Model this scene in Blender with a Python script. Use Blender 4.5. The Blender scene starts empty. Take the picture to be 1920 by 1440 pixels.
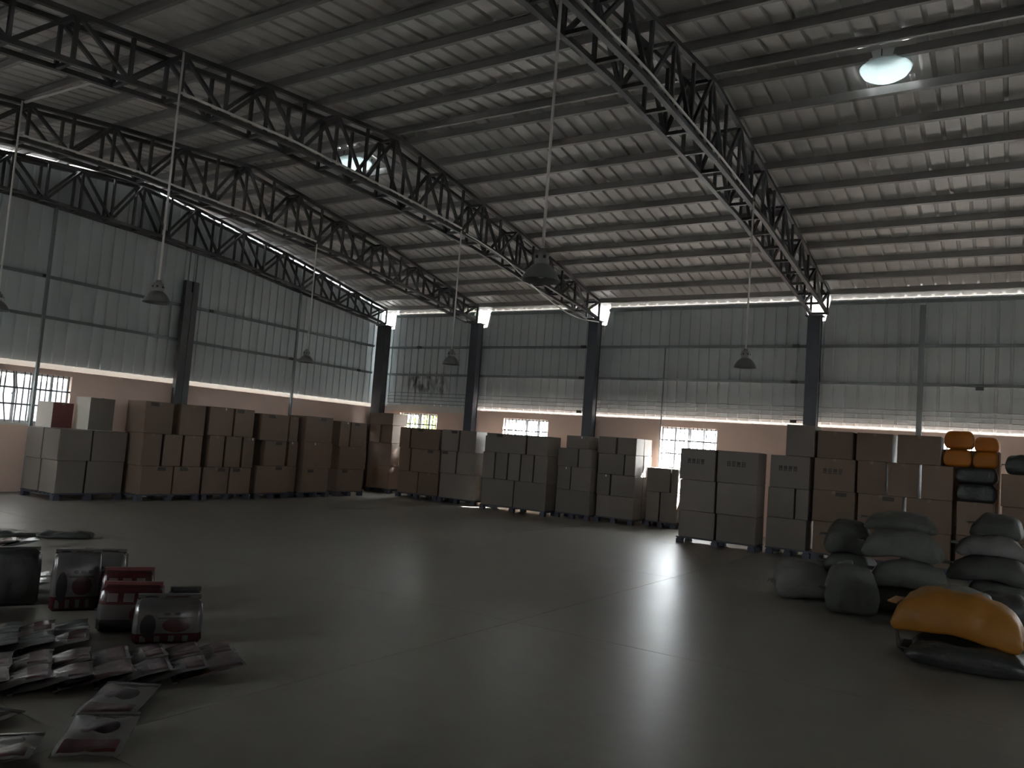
import bpy, bmesh, math, random
from mathutils import Vector, Matrix, Quaternion, noise as mnoise
random.seed(7)
sc = bpy.context.scene
C = sc.collection
PI = math.pi

# ------------------------------------------------------------------ camera
F_PX, YAW, PITCH, ROLL = 1494.44, -0.56788, 0.07628, 0.07432
cam_d = bpy.data.cameras.new('camera'); cam = bpy.data.objects.new('camera', cam_d); C.objects.link(cam)
cam_d.sensor_width = 36.0; cam_d.lens = F_PX / 1920 * 36.0
cam_d.clip_end = 400
_f = Vector((math.sin(YAW)*math.cos(PITCH), math.cos(YAW)*math.cos(PITCH), math.sin(PITCH)))
_r = Vector((math.cos(YAW), -math.sin(YAW), 0)); _u = _r.cross(_f)
_r2 = math.cos(ROLL)*_r + math.sin(ROLL)*_u; _u2 = -math.sin(ROLL)*_r + math.cos(ROLL)*_u
cam.matrix_world = Matrix(((_r2.x, _u2.x, -_f.x, 16.24), (_r2.y, _u2.y, -_f.y, -18.04), (_r2.z, _u2.z, -_f.z, 1.6), (0, 0, 0, 1)))
sc.camera = cam

# ------------------------------------------------------------------ daylight (bright hazy overcast sky) and exposure
SKY = 46.0
w = bpy.data.worlds.new('sky'); sc.world = w; w.use_nodes = True
bg = w.node_tree.nodes['Background']
bg.inputs[0].default_value = (0.93, 0.97, 1.0, 1); bg.inputs[1].default_value = SKY
vs = sc.view_settings
vs.view_transform = 'Standard'; vs.look = 'None'; vs.gamma = 1.0; vs.use_curve_mapping = False
vs.exposure = 0.6
sc.cycles.max_bounces = 8; sc.cycles.diffuse_bounces = 6; sc.cycles.glossy_bounces = 3
sc.cycles.transparent_max_bounces = 12
sc.cycles.sample_clamp_indirect = 6.0
sc.cycles.use_denoising = True
sc.cycles.use_adaptive_sampling = True; sc.cycles.adaptive_threshold = 0.015

sun_d = bpy.data.lights.new('sun', 'SUN'); sun_d.energy = 540.0; sun_d.angle = math.radians(2.0); sun_d.color = (1.0, 0.97, 0.94)
sun = bpy.data.objects.new('sun', sun_d); C.objects.link(sun)
sun.rotation_euler = Vector((-.35, -.62, -.70)).to_track_quat('-Z', 'Y').to_euler()     # sun beyond the eave wall

def portal(name, loc, direction, sx, sy):
    """A light portal: adds no light, only tells the sampler where the openings to the sky are."""
    l = bpy.data.lights.new(name, 'AREA'); l.shape = 'RECTANGLE'; l.size = sx; l.size_y = sy
    l.cycles.is_portal = True
    o = bpy.data.objects.new(name, l); C.objects.link(o); o.location = loc
    d = Vector(direction)
    if abs(d.z) > .9: o.rotation_euler = (0, 0, 0)
    else:
        X = Vector((0, 0, 1)).cross(-d).normalized(); Y = Vector((0, 0, 1)); Z = -d
        o.rotation_euler = Matrix((X, Y, Z)).transposed().to_euler()
    return o

# ------------------------------------------------------------------ materials
def mat(name, col, rough=0.6, metal=0.0, var=0.12, scale=3.0, bump=0.0, bscale=40.0, rand=0.0, coords='Object', stretch=None, spec=0.5, alpha_t=0.0):
    m = bpy.data.materials.new(name); m.use_nodes = True
    nt = m.node_tree; b = nt.nodes['Principled BSDF']
    b.inputs['Roughness'].default_value = rough; b.inputs['Metallic'].default_value = metal
    b.inputs['Specular IOR Level'].default_value = spec
    tc = nt.nodes.new('ShaderNodeTexCoord'); src = tc.outputs[coords]
    if coords == 'World':
        pass
    if stretch:
        mp = nt.nodes.new('ShaderNodeMapping'); mp.inputs['Scale'].default_value = stretch
        nt.links.new(src, mp.inputs[0]); src = mp.outputs[0]
    n = nt.nodes.new('ShaderNodeTexNoise'); n.inputs['Scale'].default_value = scale; n.inputs['Detail'].default_value = 5
    nt.links.new(src, n.inputs['Vector'])
    mx = nt.nodes.new('ShaderNodeMix'); mx.data_type = 'RGBA'
    mx.inputs[6].default_value = (*[c*(1-var) for c in col], 1); mx.inputs[7].default_value = (*[min(1, c*(1+var)) for c in col], 1)
    nt.links.new(n.outputs['Fac'], mx.inputs[0])
    out = mx.outputs[2]
    if rand:
        oi = nt.nodes.new('ShaderNodeObjectInfo')
        hs = nt.nodes.new('ShaderNodeHueSaturation')
        mr = nt.nodes.new('ShaderNodeMapRange'); mr.inputs[3].default_value = 1-rand; mr.inputs[4].default_value = 1+rand
        nt.links.new(oi.outputs['Random'], mr.inputs[0]); nt.links.new(mr.outputs[0], hs.inputs['Value'])
        nt.links.new(out, hs.inputs['Color']); out = hs.outputs[0]
    nt.links.new(out, b.inputs['Base Color'])
    if bump:
        n2 = nt.nodes.new('ShaderNodeTexNoise'); n2.inputs['Scale'].default_value = bscale; n2.inputs['Detail'].default_value = 3
        nt.links.new(src, n2.inputs['Vector'])
        bp = nt.nodes.new('ShaderNodeBump'); bp.inputs['Strength'].default_value = bump; bp.inputs['Distance'].default_value = 0.01
        nt.links.new(n2.outputs['Fac'], bp.inputs['Height']); nt.links.new(bp.outputs[0], b.inputs['Normal'])
    m['base_out'] = 0
    return m

def last_color_socket(m):
    b = m.node_tree.nodes['Principled BSDF']
    return b.inputs['Base Color'].links[0].from_socket, b

M = {}
M['concrete'] = mat('concrete', (0.27, 0.252, 0.218), rough=0.42, spec=0.28, var=0.22, scale=0.5, bump=0.05, bscale=30, coords='Generated')
def _concrete():
    m = M['concrete']; nt = m.node_tree; src, b = last_color_socket(m)
    g = nt.nodes.new('ShaderNodeNewGeometry')
    for n in nt.nodes:
        if n.type == 'TEX_NOISE':
            for l in list(n.inputs['Vector'].links): nt.links.remove(l)
            nt.links.new(g.outputs['Position'], n.inputs['Vector'])
    n = nt.nodes.new('ShaderNodeTexNoise'); n.inputs['Scale'].default_value = 5.0; n.inputs['Detail'].default_value = 8
    nt.links.new(g.outputs['Position'], n.inputs['Vector'])
    mx = nt.nodes.new('ShaderNodeMix'); mx.data_type = 'RGBA'; mx.blend_type = 'MULTIPLY'; mx.inputs[0].default_value = 0.35
    nt.links.new(src, mx.inputs[6]); nt.links.new(n.outputs['Fac'], mx.inputs[7])
    nt.links.new(mx.outputs[2], b.inputs['Base Color'])
    mr = nt.nodes.new('ShaderNodeMapRange'); mr.inputs[3].default_value = 0.30; mr.inputs[4].default_value = 0.44
    nt.links.new(n.outputs['Fac'], mr.inputs[0]); nt.links.new(mr.outputs[0], b.inputs['Roughness'])
_concrete()
M['joint'] = mat('floor_joint_dirt', (0.07, 0.065, 0.06), rough=0.9)
M['roof'] = mat('roof_sheet_paint', (0.57, 0.56, 0.55), rough=0.45, var=0.14, scale=1.3, rand=0.07)
M['wallsheet'] = mat('wall_sheet_paint', (0.56, 0.62, 0.63), rough=0.45, var=0.12, scale=1.0, rand=0.05)
def _stain():
    m = M['wallsheet']; nt = m.node_tree; src, b = last_color_socket(m)
    g = nt.nodes.new('ShaderNodeNewGeometry'); sx = nt.nodes.new('ShaderNodeSeparateXYZ'); nt.links.new(g.outputs['Position'], sx.inputs[0])
    def band(sock, c, h):
        a = nt.nodes.new('ShaderNodeMath'); a.operation = 'SUBTRACT'; a.inputs[1].default_value = c; nt.links.new(sock, a.inputs[0])
        d = nt.nodes.new('ShaderNodeMath'); d.operation = 'ABSOLUTE'; nt.links.new(a.outputs[0], d.inputs[0])
        r = nt.nodes.new('ShaderNodeMapRange'); r.inputs[1].default_value = h*1.2; r.inputs[2].default_value = h*0.6; r.inputs[3].default_value = 0; r.inputs[4].default_value = 1
        nt.links.new(d.outputs[0], r.inputs[0]); return r.outputs[0]
    n = nt.nodes.new('ShaderNodeTexNoise'); n.inputs['Scale'].default_value = 7; n.inputs['Detail'].default_value = 8
    mp = nt.nodes.new('ShaderNodeMapping'); mp.inputs['Scale'].default_value = (1, 1, 0.45); nt.links.new(g.outputs['Position'], mp.inputs[0]); nt.links.new(mp.outputs[0], n.inputs['Vector'])
    th = nt.nodes.new('ShaderNodeMapRange'); th.inputs[1].default_value = 0.42; th.inputs[2].default_value = 0.6; nt.links.new(n.outputs['Fac'], th.inputs[0])
    p = nt.nodes.new('ShaderNodeMath'); p.operation = 'MULTIPLY'; nt.links.new(band(sx.outputs['X'], 1.75, 0.8), p.inputs[0]); nt.links.new(band(sx.outputs['Z'], 3.15, 0.33), p.inputs[1])
    q = nt.nodes.new('ShaderNodeMath'); q.operation = 'MULTIPLY'; nt.links.new(p.outputs[0], q.inputs[0]); nt.links.new(th.outputs[0], q.inputs[1])
    mx = nt.nodes.new('ShaderNodeMix'); mx.data_type = 'RGBA'; mx.inputs[7].default_value = (0.12, 0.12, 0.11, 1)
    nt.links.new(q.outputs[0], mx.inputs[0]); nt.links.new(src, mx.inputs[6]); nt.links.new(mx.outputs[2], b.inputs['Base Color'])
_stain()
M['steel'] = mat('dark_painted_steel', (0.030, 0.031, 0.034), rough=0.55, var=0.3, scale=6)
M['navy'] = mat('dark_blue_painted_steel', (0.035, 0.042, 0.055), rough=0.5, var=0.25, scale=4)
M['girt'] = mat('grey_blue_painted_steel', (0.15, 0.172, 0.18), rough=0.5, var=0.2, scale=4)
M['purlin'] = mat('purlin_steel', (0.25, 0.245, 0.24), rough=0.45, metal=0.0, var=0.25, scale=2.5)
M['plaster'] = mat('salmon_plaster', (0.72, 0.54, 0.46), rough=0.85, var=0.12, scale=1.6, bump=0.15, bscale=60)
M['whitewash'] = mat('whitewash', (0.66, 0.63, 0.59), rough=0.85, var=0.08, scale=3)
M['alu'] = mat('aluminium_frame', (0.55, 0.56, 0.57), rough=0.35, metal=0.6, var=0.05)
M['bar'] = mat('window_bar_steel', (0.10, 0.10, 0.11), rough=0.6)
M['carton'] = mat('brown_carton', (0.15, 0.10, 0.072), rough=0.75, var=0.10, scale=4, rand=0.14, bump=0.03, bscale=120)
M['carton_grey'] = mat('grey_brown_carton', (0.17, 0.145, 0.125), rough=0.75, var=0.08, scale=4, rand=0.10)
M['white_carton'] = mat('white_carton', (0.68, 0.63, 0.56), rough=0.7, var=0.06, scale=4)
M['red_carton'] = mat('red_print_carton', (0.13, 0.035, 0.032), rough=0.6, var=0.1)
M['tape'] = mat('packing_tape', (0.17, 0.125, 0.09), rough=0.45, var=0.05)
M['ink'] = mat('black_print', (0.045, 0.04, 0.038), rough=0.7)
M['glint'] = mat('clear_tape_scrap', (0.8, 0.8, 0.78), rough=0.15)
M['pallet'] = mat('dark_pallet', (0.05, 0.055, 0.075), rough=0.6, var=0.2, scale=8)
M['pvc'] = mat('white_conduit', (0.90, 0.89, 0.87), rough=0.3, var=0.03, spec=0.8)
M['enamel'] = mat('grey_green_enamel', (0.15, 0.16, 0.155), rough=0.35, var=0.08)
M['inner'] = mat('shade_inside', (0.10, 0.10, 0.10), rough=0.4, var=0.1)
M['castalu'] = mat('cast_aluminium', (0.25, 0.25, 0.25), rough=0.45, metal=0.5, var=0.1)
M['bulb'] = mat('bulb_glass', (0.5, 0.5, 0.48), rough=0.1, var=0.02)
M['vent'] = mat('white_vent_metal', (0.75, 0.79, 0.79), rough=0.5, var=0.04)
M['sack'] = mat('woven_sack', (0.075, 0.079, 0.068), rough=0.65, var=0.18, scale=6, bump=1.0, bscale=16, rand=0.25)
M['sack_white'] = mat('pale_woven_sack', (0.15, 0.15, 0.14), rough=0.6, var=0.15, scale=6, bump=1.0, bscale=16)
M['sack_black'] = mat('black_plastic_sack', (0.03, 0.033, 0.03), rough=0.4, var=0.2, scale=6, bump=0.9, bscale=14)
M['sack_orange'] = mat('orange_plastic_sack', (0.28, 0.115, 0.010), rough=0.5, var=0.15, scale=5, bump=0.9, bscale=12)
M['string'] = mat('dark_string', (0.05, 0.045, 0.04), rough=0.8)
M['ground'] = mat('outdoor_concrete', (0.5, 0.49, 0.47), rough=0.9, var=0.1, scale=0.4)
M['outwall'] = mat('outdoor_painted_wall', (0.27, 0.30, 0.32), rough=0.8, var=0.05, scale=0.5)
M['outpale'] = mat('outdoor_pale_render', (0.16, 0.158, 0.152), rough=0.9, var=0.05, scale=0.5)
M['leaf'] = mat('sunlit_leaf', (0.12, 0.145, 0.018), rough=0.6, var=0.5, scale=9)
M['trunk'] = mat('bark', (0.10, 0.08, 0.06), rough=0.9)

def glass():
    m = bpy.data.materials.new('window_glass'); m.use_nodes = True; nt = m.node_tree
    for n in list(nt.nodes):
        if n.type == 'BSDF_PRINCIPLED': nt.nodes.remove(n)
    out = [n for n in nt.nodes if n.type == 'OUTPUT_MATERIAL'][0]
    t = nt.nodes.new('ShaderNodeBsdfTransparent'); t.inputs[0].default_value = (0.93, 0.95, 0.95, 1)
    g = nt.nodes.new('ShaderNodeBsdfGlossy'); g.inputs['Roughness'].default_value = 0.05
    mx = nt.nodes.new('ShaderNodeMixShader'); mx.inputs[0].default_value = 0.06
    nt.links.new(t.outputs[0], mx.inputs[1]); nt.links.new(g.outputs[0], mx.inputs[2]); nt.links.new(mx.outputs[0], out.inputs[0])
    return m
M['glass'] = glass()

def translucent(name, col, mixf):
    m = mat(name, col, rough=0.5, var=0.15, scale=5); nt = m.node_tree
    b = nt.nodes['Principled BSDF']; out = [n for n in nt.nodes if n.type == 'OUTPUT_MATERIAL'][0]
    t = nt.nodes.new('ShaderNodeBsdfTranslucent'); t.inputs[0].default_value = (*col, 1)
    mx = nt.nodes.new('ShaderNodeMixShader'); mx.inputs[0].default_value = mixf
    nt.links.new(b.outputs[0], mx.inputs[1]); nt.links.new(t.outputs[0], mx.inputs[2]); nt.links.new(mx.outputs[0], out.inputs[0])
    return m
M['dome'] = translucent('white_dome_plastic', (0.55, 0.60, 0.60), 0.6)
M['filler'] = translucent('milky_plastic_filler', (0.085, 0.083, 0.08), 0.8)  # translucent plastics of the added scrims that weaken daylight in the gaps
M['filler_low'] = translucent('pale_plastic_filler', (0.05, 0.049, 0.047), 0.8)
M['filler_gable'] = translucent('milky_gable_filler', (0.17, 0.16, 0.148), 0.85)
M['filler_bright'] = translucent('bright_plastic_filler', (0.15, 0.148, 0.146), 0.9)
M['bowl'] = translucent('white_bowl_plastic', (0.46, 0.50, 0.505), 0.35)
M['orange_film'] = translucent('orange_plastic_film', (0.45, 0.16, 0.008), 0.4)

def pouch_mat(name, base, kind):
    """glossy pouch film with flat print: red panel, dark blob, small dark marks (object coordinates)"""
    m = mat(name, base, rough=0.22, var=0.05, bump=0.25, bscale=14); nt = m.node_tree; src, b = last_color_socket(m)
    tc = [n for n in nt.nodes if n.type == 'TEX_COORD'][0]
    sx = nt.nodes.new('ShaderNodeSeparateXYZ'); nt.links.new(tc.outputs['Generated'], sx.inputs[0])
    def rng(sock, a, c):
        g = nt.nodes.new('ShaderNodeMath'); g.operation = 'GREATER_THAN'; g.inputs[1].default_value = a; nt.links.new(sock, g.inputs[0])
        l = nt.nodes.new('ShaderNodeMath'); l.operation = 'LESS_THAN'; l.inputs[1].default_value = c; nt.links.new(sock, l.inputs[0])
        p = nt.nodes.new('ShaderNodeMath'); p.operation = 'MULTIPLY'; nt.links.new(g.outputs[0], p.inputs[0]); nt.links.new(l.outputs[0], p.inputs[1]); return p.outputs[0]
    def mul(a, c):
        p = nt.nodes.new('ShaderNodeMath'); p.operation = 'MULTIPLY'; nt.links.new(a, p.inputs[0]); nt.links.new(c, p.inputs[1]); return p.outputs[0]
    def ell(sa, sb, ca, cb, ra, rb):
        outs = []
        for s, c, r in ((sa, ca, ra), (sb, cb, rb)):
            d = nt.nodes.new('ShaderNodeMath'); d.operation = 'SUBTRACT'; d.inputs[1].default_value = c; nt.links.new(s, d.inputs[0])
            e = nt.nodes.new('ShaderNodeMath'); e.operation = 'DIVIDE'; e.inputs[1].default_value = r; nt.links.new(d.outputs[0], e.inputs[0])
            q = nt.nodes.new('ShaderNodeMath'); q.operation = 'POWER'; q.inputs[1].default_value = 2; nt.links.new(e.outputs[0], q.inputs[0]); outs.append(q.outputs[0])
        a = nt.nodes.new('ShaderNodeMath'); a.operation = 'ADD'; nt.links.new(outs[0], a.inputs[0]); nt.links.new(outs[1], a.inputs[1])
        l = nt.nodes.new('ShaderNodeMath'); l.operation = 'LESS_THAN'; l.inputs[1].default_value = 1; nt.links.new(a.outputs[0], l.inputs[0]); return l.outputs[0]
    cur = [src]
    def lay(mask, col):
        mx = nt.nodes.new('ShaderNodeMix'); mx.data_type = 'RGBA'; mx.inputs[7].default_value = (*col, 1)
        nt.links.new(mask, mx.inputs[0]); nt.links.new(cur[0], mx.inputs[6]); cur[0] = mx.outputs[2]
    X, Y, Z = sx.outputs['X'], sx.outputs['Y'], sx.outputs['Z']
    red, dark = (0.045, 0.010, 0.012), (0.02, 0.018, 0.02)
    if kind == 'flat':            # lies down: print on x/y
        lay(mul(rng(X, .06, .32), rng(Y, .08, .92)), red)
        lay(ell(X, Y, .62, .42, .16, .22), dark); lay(ell(X, Y, .60, .66, .13, .12), red)
        for k in range(3): lay(mul(rng(X, .86, .90), rng(Y, .30+.14*k, .38+.14*k)), dark)
    elif kind == 'flat_red':
        lay(mul(rng(X, .04, .96), rng(Y, .06, .94)), (0.04, 0.012, 0.014)); lay(mul(rng(X, .55, .9), rng(Y, .15, .85)), base); lay(ell(X, Y, .72, .5, .1, .18), dark)
    elif kind == 'stand':         # stands upright: print on x/z
        lay(rng(Z, .0, .26), red)
        for k in range(4): lay(mul(rng(Z, .07, .21), rng(X, .12+.2*k, .20+.2*k)), base)
        lay(ell(X, Z, .22, .42, .11, .26), dark); lay(ell(X, Z, .62, .44, .2, .16), red)
        for k in range(3): lay(ell(X, Z, .48+.15*k, .68, .05, .03), dark)
        lay(mul(rng(X, .35, .85), rng(Z, .58, .61)), dark)
    elif kind == 'stand_red':
        lay(rng(Z, .62, 1.1), red)
        for k in range(3): lay(mul(rng(Z, .68, .86), rng(X, .14+.25*k, .30+.25*k)), (0.1, 0.08, 0.08))
        lay(rng(Z, -.1, .3), dark); lay(ell(X, Z, .7, .42, .2, .2), red)
    nt.links.new(cur[0], b.inputs['Base Color'])
    return m
M['pouch_a'] = pouch_mat('printed_pouch_film', (0.125, 0.122, 0.12), 'flat')
M['pouch_b'] = pouch_mat('red_printed_pouch_film', (0.115, 0.105, 0.105), 'flat_red')
M['pouch_c'] = mat('plain_silver_pouch_film', (0.08, 0.084, 0.084), rough=0.2, var=0.1, bump=0.25, bscale=14)
M['bag_a'] = pouch_mat('printed_bundle_paper', (0.085, 0.079, 0.078), 'stand')
M['bag_b'] = pouch_mat('red_printed_bundle_paper', (0.06, 0.053, 0.053), 'stand_red')

# ------------------------------------------------------------------ mesh helpers
def mesh(name, verts, faces, material=None, smooth=False):
    me = bpy.data.meshes.new(name); me.from_pydata(verts, [], faces); me.update()
    if material: me.materials.append(M[material])
    if smooth:
        for p in me.polygons: p.use_smooth = True
    return me
def obj(name, me, parent=None, loc=None, world=None):
    o = bpy.data.objects.new(name, me); C.objects.link(o)
    if world is not None:
        o.matrix_basis = (parent.matrix_basis.inverted() @ world) if parent else world
        if parent and parent.parent:
            o.matrix_basis = (parent.parent.matrix_basis @ parent.matrix_basis).inverted() @ world
    elif loc is not None: o.location = loc
    if parent: o.parent = parent
    return o
def empty(name, loc=(0, 0, 0), rz=0.0):
    o = bpy.data.objects.new(name, None); C.objects.link(o); o.matrix_basis = Matrix.Translation(loc) @ Matrix.Rotation(rz, 4, 'Z')
    o.empty_display_size = 0.2
    return o
def tag(o, label=None, cat=None, group=None, kind=None):
    if label: o['label'] = label
    if cat: o['category'] = cat
    if group: o['group'] = group
    if kind: o['kind'] = kind
    return o
class MB:
    """collects boxes, tubes and lathes into one mesh"""
    def __init__(s): s.v = []; s.f = []
    def box(s, x0, x1, y0, y1, z0, z1, mtx=None):
        n = len(s.v); p = [(x, y, z) for x in (x0, x1) for y in (y0, y1) for z in (z0, z1)]
        if mtx is not None: p = [tuple(mtx @ Vector(q)) for q in p]
        s.v += p
        s.f += [tuple(n+i for i in q) for q in ((0,1,3,2), (4,6,7,5), (0,4,5,1), (2,3,7,6), (0,2,6,4), (1,5,7,3))]; return s
    def tube(s, pts, r, seg=8, cap=True):
        pts = [Vector(p) for p in pts]; n0 = len(s.v)
        for i, p in enumerate(pts):
            d = (pts[min(i+1, len(pts)-1)] - pts[max(i-1, 0)]).normalized()
            a = d.orthogonal().normalized() if i == 0 else (a - d*a.dot(d)).normalized()
            b = d.cross(a); rr = r[i] if isinstance(r, (list, tuple)) else r
            for k in range(seg):
                t = 2*PI*k/seg; s.v.append(tuple(p + a*math.cos(t)*rr + b*math.sin(t)*rr))
        for i in range(len(pts)-1):
            for k in range(seg):
                s.f.append((n0+i*seg+k, n0+i*seg+(k+1) % seg, n0+(i+1)*seg+(k+1) % seg, n0+(i+1)*seg+k))
        if cap:
            s.f.append(tuple(n0+k for k in reversed(range(seg)))); s.f.append(tuple(n0+(len(pts)-1)*seg+k for k in range(seg)))
        return s
    def lathe(s, prof, seg=24, c=(0, 0, 0)):
        n0 = len(s.v)
        for r, z in prof:
            for k in range(seg):
                t = 2*PI*k/seg; s.v.append((c[0]+r*math.cos(t), c[1]+r*math.sin(t), c[2]+z))
        for i in range(len(prof)-1):
            for k in range(seg):
                s.f.append((n0+i*seg+k, n0+i*seg+(k+1) % seg, n0+(i+1)*seg+(k+1) % seg, n0+(i+1)*seg+k))
        return s
    def build(s, name, material, parent=None, smooth=False, world=None, loc=None):
        return obj(name, mesh(name, s.v, s.f, material, smooth), parent, loc=loc, world=world)
def chamfer_box(dx, dy, dz, b=0.008):
    bm = bmesh.new(); bmesh.ops.create_cube(bm, size=1.0)
    bmesh.ops.scale(bm, vec=(dx, dy, dz), verts=bm.verts)
    bmesh.ops.bevel(bm, geom=list(bm.edges), offset=b, segments=1, affect='EDGES')
    return bm
def bm_obj(name, bm, material, parent=None, world=None, loc=None):
    me = bpy.data.meshes.new(name); bm.to_mesh(me); bm.free()
    if material: me.materials.append(M[material])
    return obj(name, me, parent, loc=loc, world=world)
BARS = {}
def bar(name, a, b, t, material, parent, t2=None):
    """square bar from a to b: one shared unit mesh per material, scaled"""
    if material not in BARS: BARS[material] = MB().box(-.5, .5, -.5, .5, -.5, .5); BARS[material] = mesh('bar_'+material, BARS[material].v, BARS[material].f, material)
    a, b = Vector(a), Vector(b); d = b-a
    q = d.to_track_quat('Z', 'Y')
    m = Matrix.Translation((a+b)/2) @ q.to_matrix().to_4x4() @ Matrix.Diagonal((t, t2 or t, d.length, 1))
    return obj(name, BARS[material], parent, world=m)

def lerp_prof(pts, y):
    pts = sorted(pts)
    if y <= pts[0][0]: (a, b), (c, d) = pts[0], pts[1]
    elif y >= pts[-1][0]: (a, b), (c, d) = pts[-2], pts[-1]
    else:
        for (a, b), (c, d) in zip(pts, pts[1:]):
            if a <= y <= c: break
    return b + (d-b)*(y-a)/(c-a)
TOP = [(.3, 5.265), (0, 5.30), (-1, 5.46), (-2.5, 5.75), (-4.2, 6.05), (-6.9, 6.43), (-8.15, 6.60), (-10.8, 6.35), (-12.3, 6.17), (-13.7, 6.0), (-19.6, 5.28)]
BOT = [(-.3, 4.88), (-1, 4.98), (-3.7, 5.25), (-5.5, 5.45), (-8, 5.58), (-10.5, 5.64), (-12.3, 5.58), (-13.6, 5.44), (-14.3, 5.36), (-19, 4.88)]
top = lambda y: lerp_prof(TOP, y)
bot = lambda y: lerp_prof(BOT, y)
RIDGE = -8.15; XE = 28.0; YN = -19.5; RS = 0.125      # ridge, right end, rear wall, sheet height above the chord
HB, G2, G1 = 2.53, 3.436, 4.235                       # sheet bottom and the two rails

# ------------------------------------------------------------------ floor
fl = MB().box(-.2, XE+.2, YN-.2, .2, -.25, -.004).build('floor', 'joint'); tag(fl, kind='structure')
gx = [-.0, .4, 4.4, 8.4, 12.4, 16.4, 20.4, 24.4, XE]; gy = [YN, -15.7, -11.7, -7.7, -3.7, 0.0]
for i in range(len(gx)-1):
    for j in range(len(gy)-1):
        g = .003
        MB().box(gx[i]+g, gx[i+1]-g, gy[j]+g, gy[j+1]-g, -.004, 0).build('slab', 'concrete', fl)

# ------------------------------------------------------------------ windows in masonry
WIN_W, WIN_Z0, WIN_Z1 = 1.38, 1.33, 2.31
def masonry(name, axis, inner, outer, a0, a1, z1, holes, extra=None, material='plaster'):
    mb = MB()
    def seg(p, q, zz0, zz1):
        if axis == 'y': mb.box(p, q, min(inner, outer), max(inner, outer), zz0, zz1)
        else: mb.box(min(inner, outer), max(inner, outer), p, q, zz0, zz1)
    cur = a0
    for h0, h1, hz0, hz1 in sorted(holes):
        seg(cur, h0, 0, z1)
        if hz0 > 0: seg(h0, h1, 0, hz0)
        if hz1 < z1: seg(h0, h1, hz1, z1)
        cur = h1
    seg(cur, a1, 0, z1)
    o = mb.build(name, material); tag(o, kind='structure'); return o
NWIN = [0]
def window(loc, rz, bent=False):
    NWIN[0] += 1
    r = empty('window_%d' % NWIN[0], loc, rz); tag(r, kind='structure')     # local: x along, y outward, origin mid sill on the inner face
    W, H = WIN_W, WIN_Z1-WIN_Z0; h = W/2
    mb = MB(); t = .045; y0, y1 = .09, .15
    mb.box(-h, h, y0, y1, 0, t); mb.box(-h, h, y0, y1, H-t, H); mb.box(-h, -h+t, y0, y1, t, H-t); mb.box(h-t, h, y0, y1, t, H-t)
    mw = r.matrix_basis
    mb.build('window_frame', 'alu', r, world=mw)
    for k, wd in ((-1, .06), (0, .085), (1, .06)):
        MB().box(k*h/2-wd/2, k*h/2+wd/2, y0+.004, y1-.004, t, H-t).build('mullion', 'alu', r, world=mw)
    for k in range(4):
        MB().box(-h+t+k*(W-2*t)/4, -h+t+(k+1)*(W-2*t)/4, .118, .124, t, H-t).build('pane', 'glass', r, world=mw)
    mb = MB().box(-h-.04, h+.04, -.04, .09, -.05, 0.0); mb.build('window_sill', 'whitewash', r, world=mw)
    for k in range(13):
        x = -h + (k+.5)*W/13
        pts = [(x, .03, 0), (x, .03, H)]
        if bent and k in (2, 3): pts = [(x, .03, 0 if k == 3 else H*.55), (x + (.05 if k == 2 else 0), .03, H*.6), (x + (.0 if k == 2 else -.06), .03, H)]
        if bent and k == 1: pts = [(x+.05, .03, 0), (x-.03, .03, H*.5), (x-.02, .03, H)]
        MB().tube(pts, .013, 6).build('bar', 'bar', r, world=mw)
    for z in (H*.36, H*.68):
        MB().box(-h, h, .016, .044, z-.016, z+.016).build('rail', 'bar', r, world=mw)
    return r
EAVE_WIN = [1.60, 5.24, 9.73, 15.28, 20.4, 25.4]
GABLE_WIN = [-9.87, -14.2]
REAR_FILL_WIN = [3.5, 8.0, 22.5, 25.5]  # made-up windows out of view, added to light the hall from behind
RIGHT_FILL_WIN = [-9.0]  # made-up window out of view, added for light from the side
hole = lambda c: (c-WIN_W/2, c+WIN_W/2, WIN_Z0, WIN_Z1)
wall_back = masonry('wall_back', 'y', 0, .2, -.2, XE+.2, HB-.055, [hole(c) for c in EAVE_WIN])
wall_left = masonry('wall_left', 'x', 0, -.2, YN-.2, 0, HB-.11, [hole(c) for c in GABLE_WIN])
wall_front = masonry('wall_front', 'y', YN, YN-.2, -.2, XE+.2, HB, [hole(c) for c in REAR_FILL_WIN])
wall_right = masonry('wall_right', 'x', XE, XE+.2, YN-.2, .2, HB, [hole(c) for c in RIGHT_FILL_WIN])
for c in EAVE_WIN: window((c, 0, WIN_Z0), 0)
for i, c in enumerate(GABLE_WIN): window((0, c, WIN_Z0), PI/2, bent=(i == 0))
for c in REAR_FILL_WIN: window((c, YN, WIN_Z0), PI)
for c in RIGHT_FILL_WIN: window((XE, c, WIN_Z0), -PI/2)
# whitewashed strip that closes the gap over the first bay
MB().box(.38, 3.45, -.012, .06, HB-.16, HB+.012).build('capping_strip', 'whitewash', wall_back)
for c in EAVE_WIN: portal('portal', (c, .22, (WIN_Z0+WIN_Z1)/2), (0, -1, 0), WIN_W, WIN_Z1-WIN_Z0)
for c in GABLE_WIN: portal('portal', (-.22, c, (WIN_Z0+WIN_Z1)/2), (1, 0, 0), WIN_W, WIN_Z1-WIN_Z0)
for c in REAR_FILL_WIN: portal('portal', (c, YN-.22, (WIN_Z0+WIN_Z1)/2), (0, 1, 0), WIN_W, WIN_Z1-WIN_Z0)
for c in RIGHT_FILL_WIN: portal('portal', (XE+.22, c, (WIN_Z0+WIN_Z1)/2), (-1, 0, 0), WIN_W, WIN_Z1-WIN_Z0)

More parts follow.
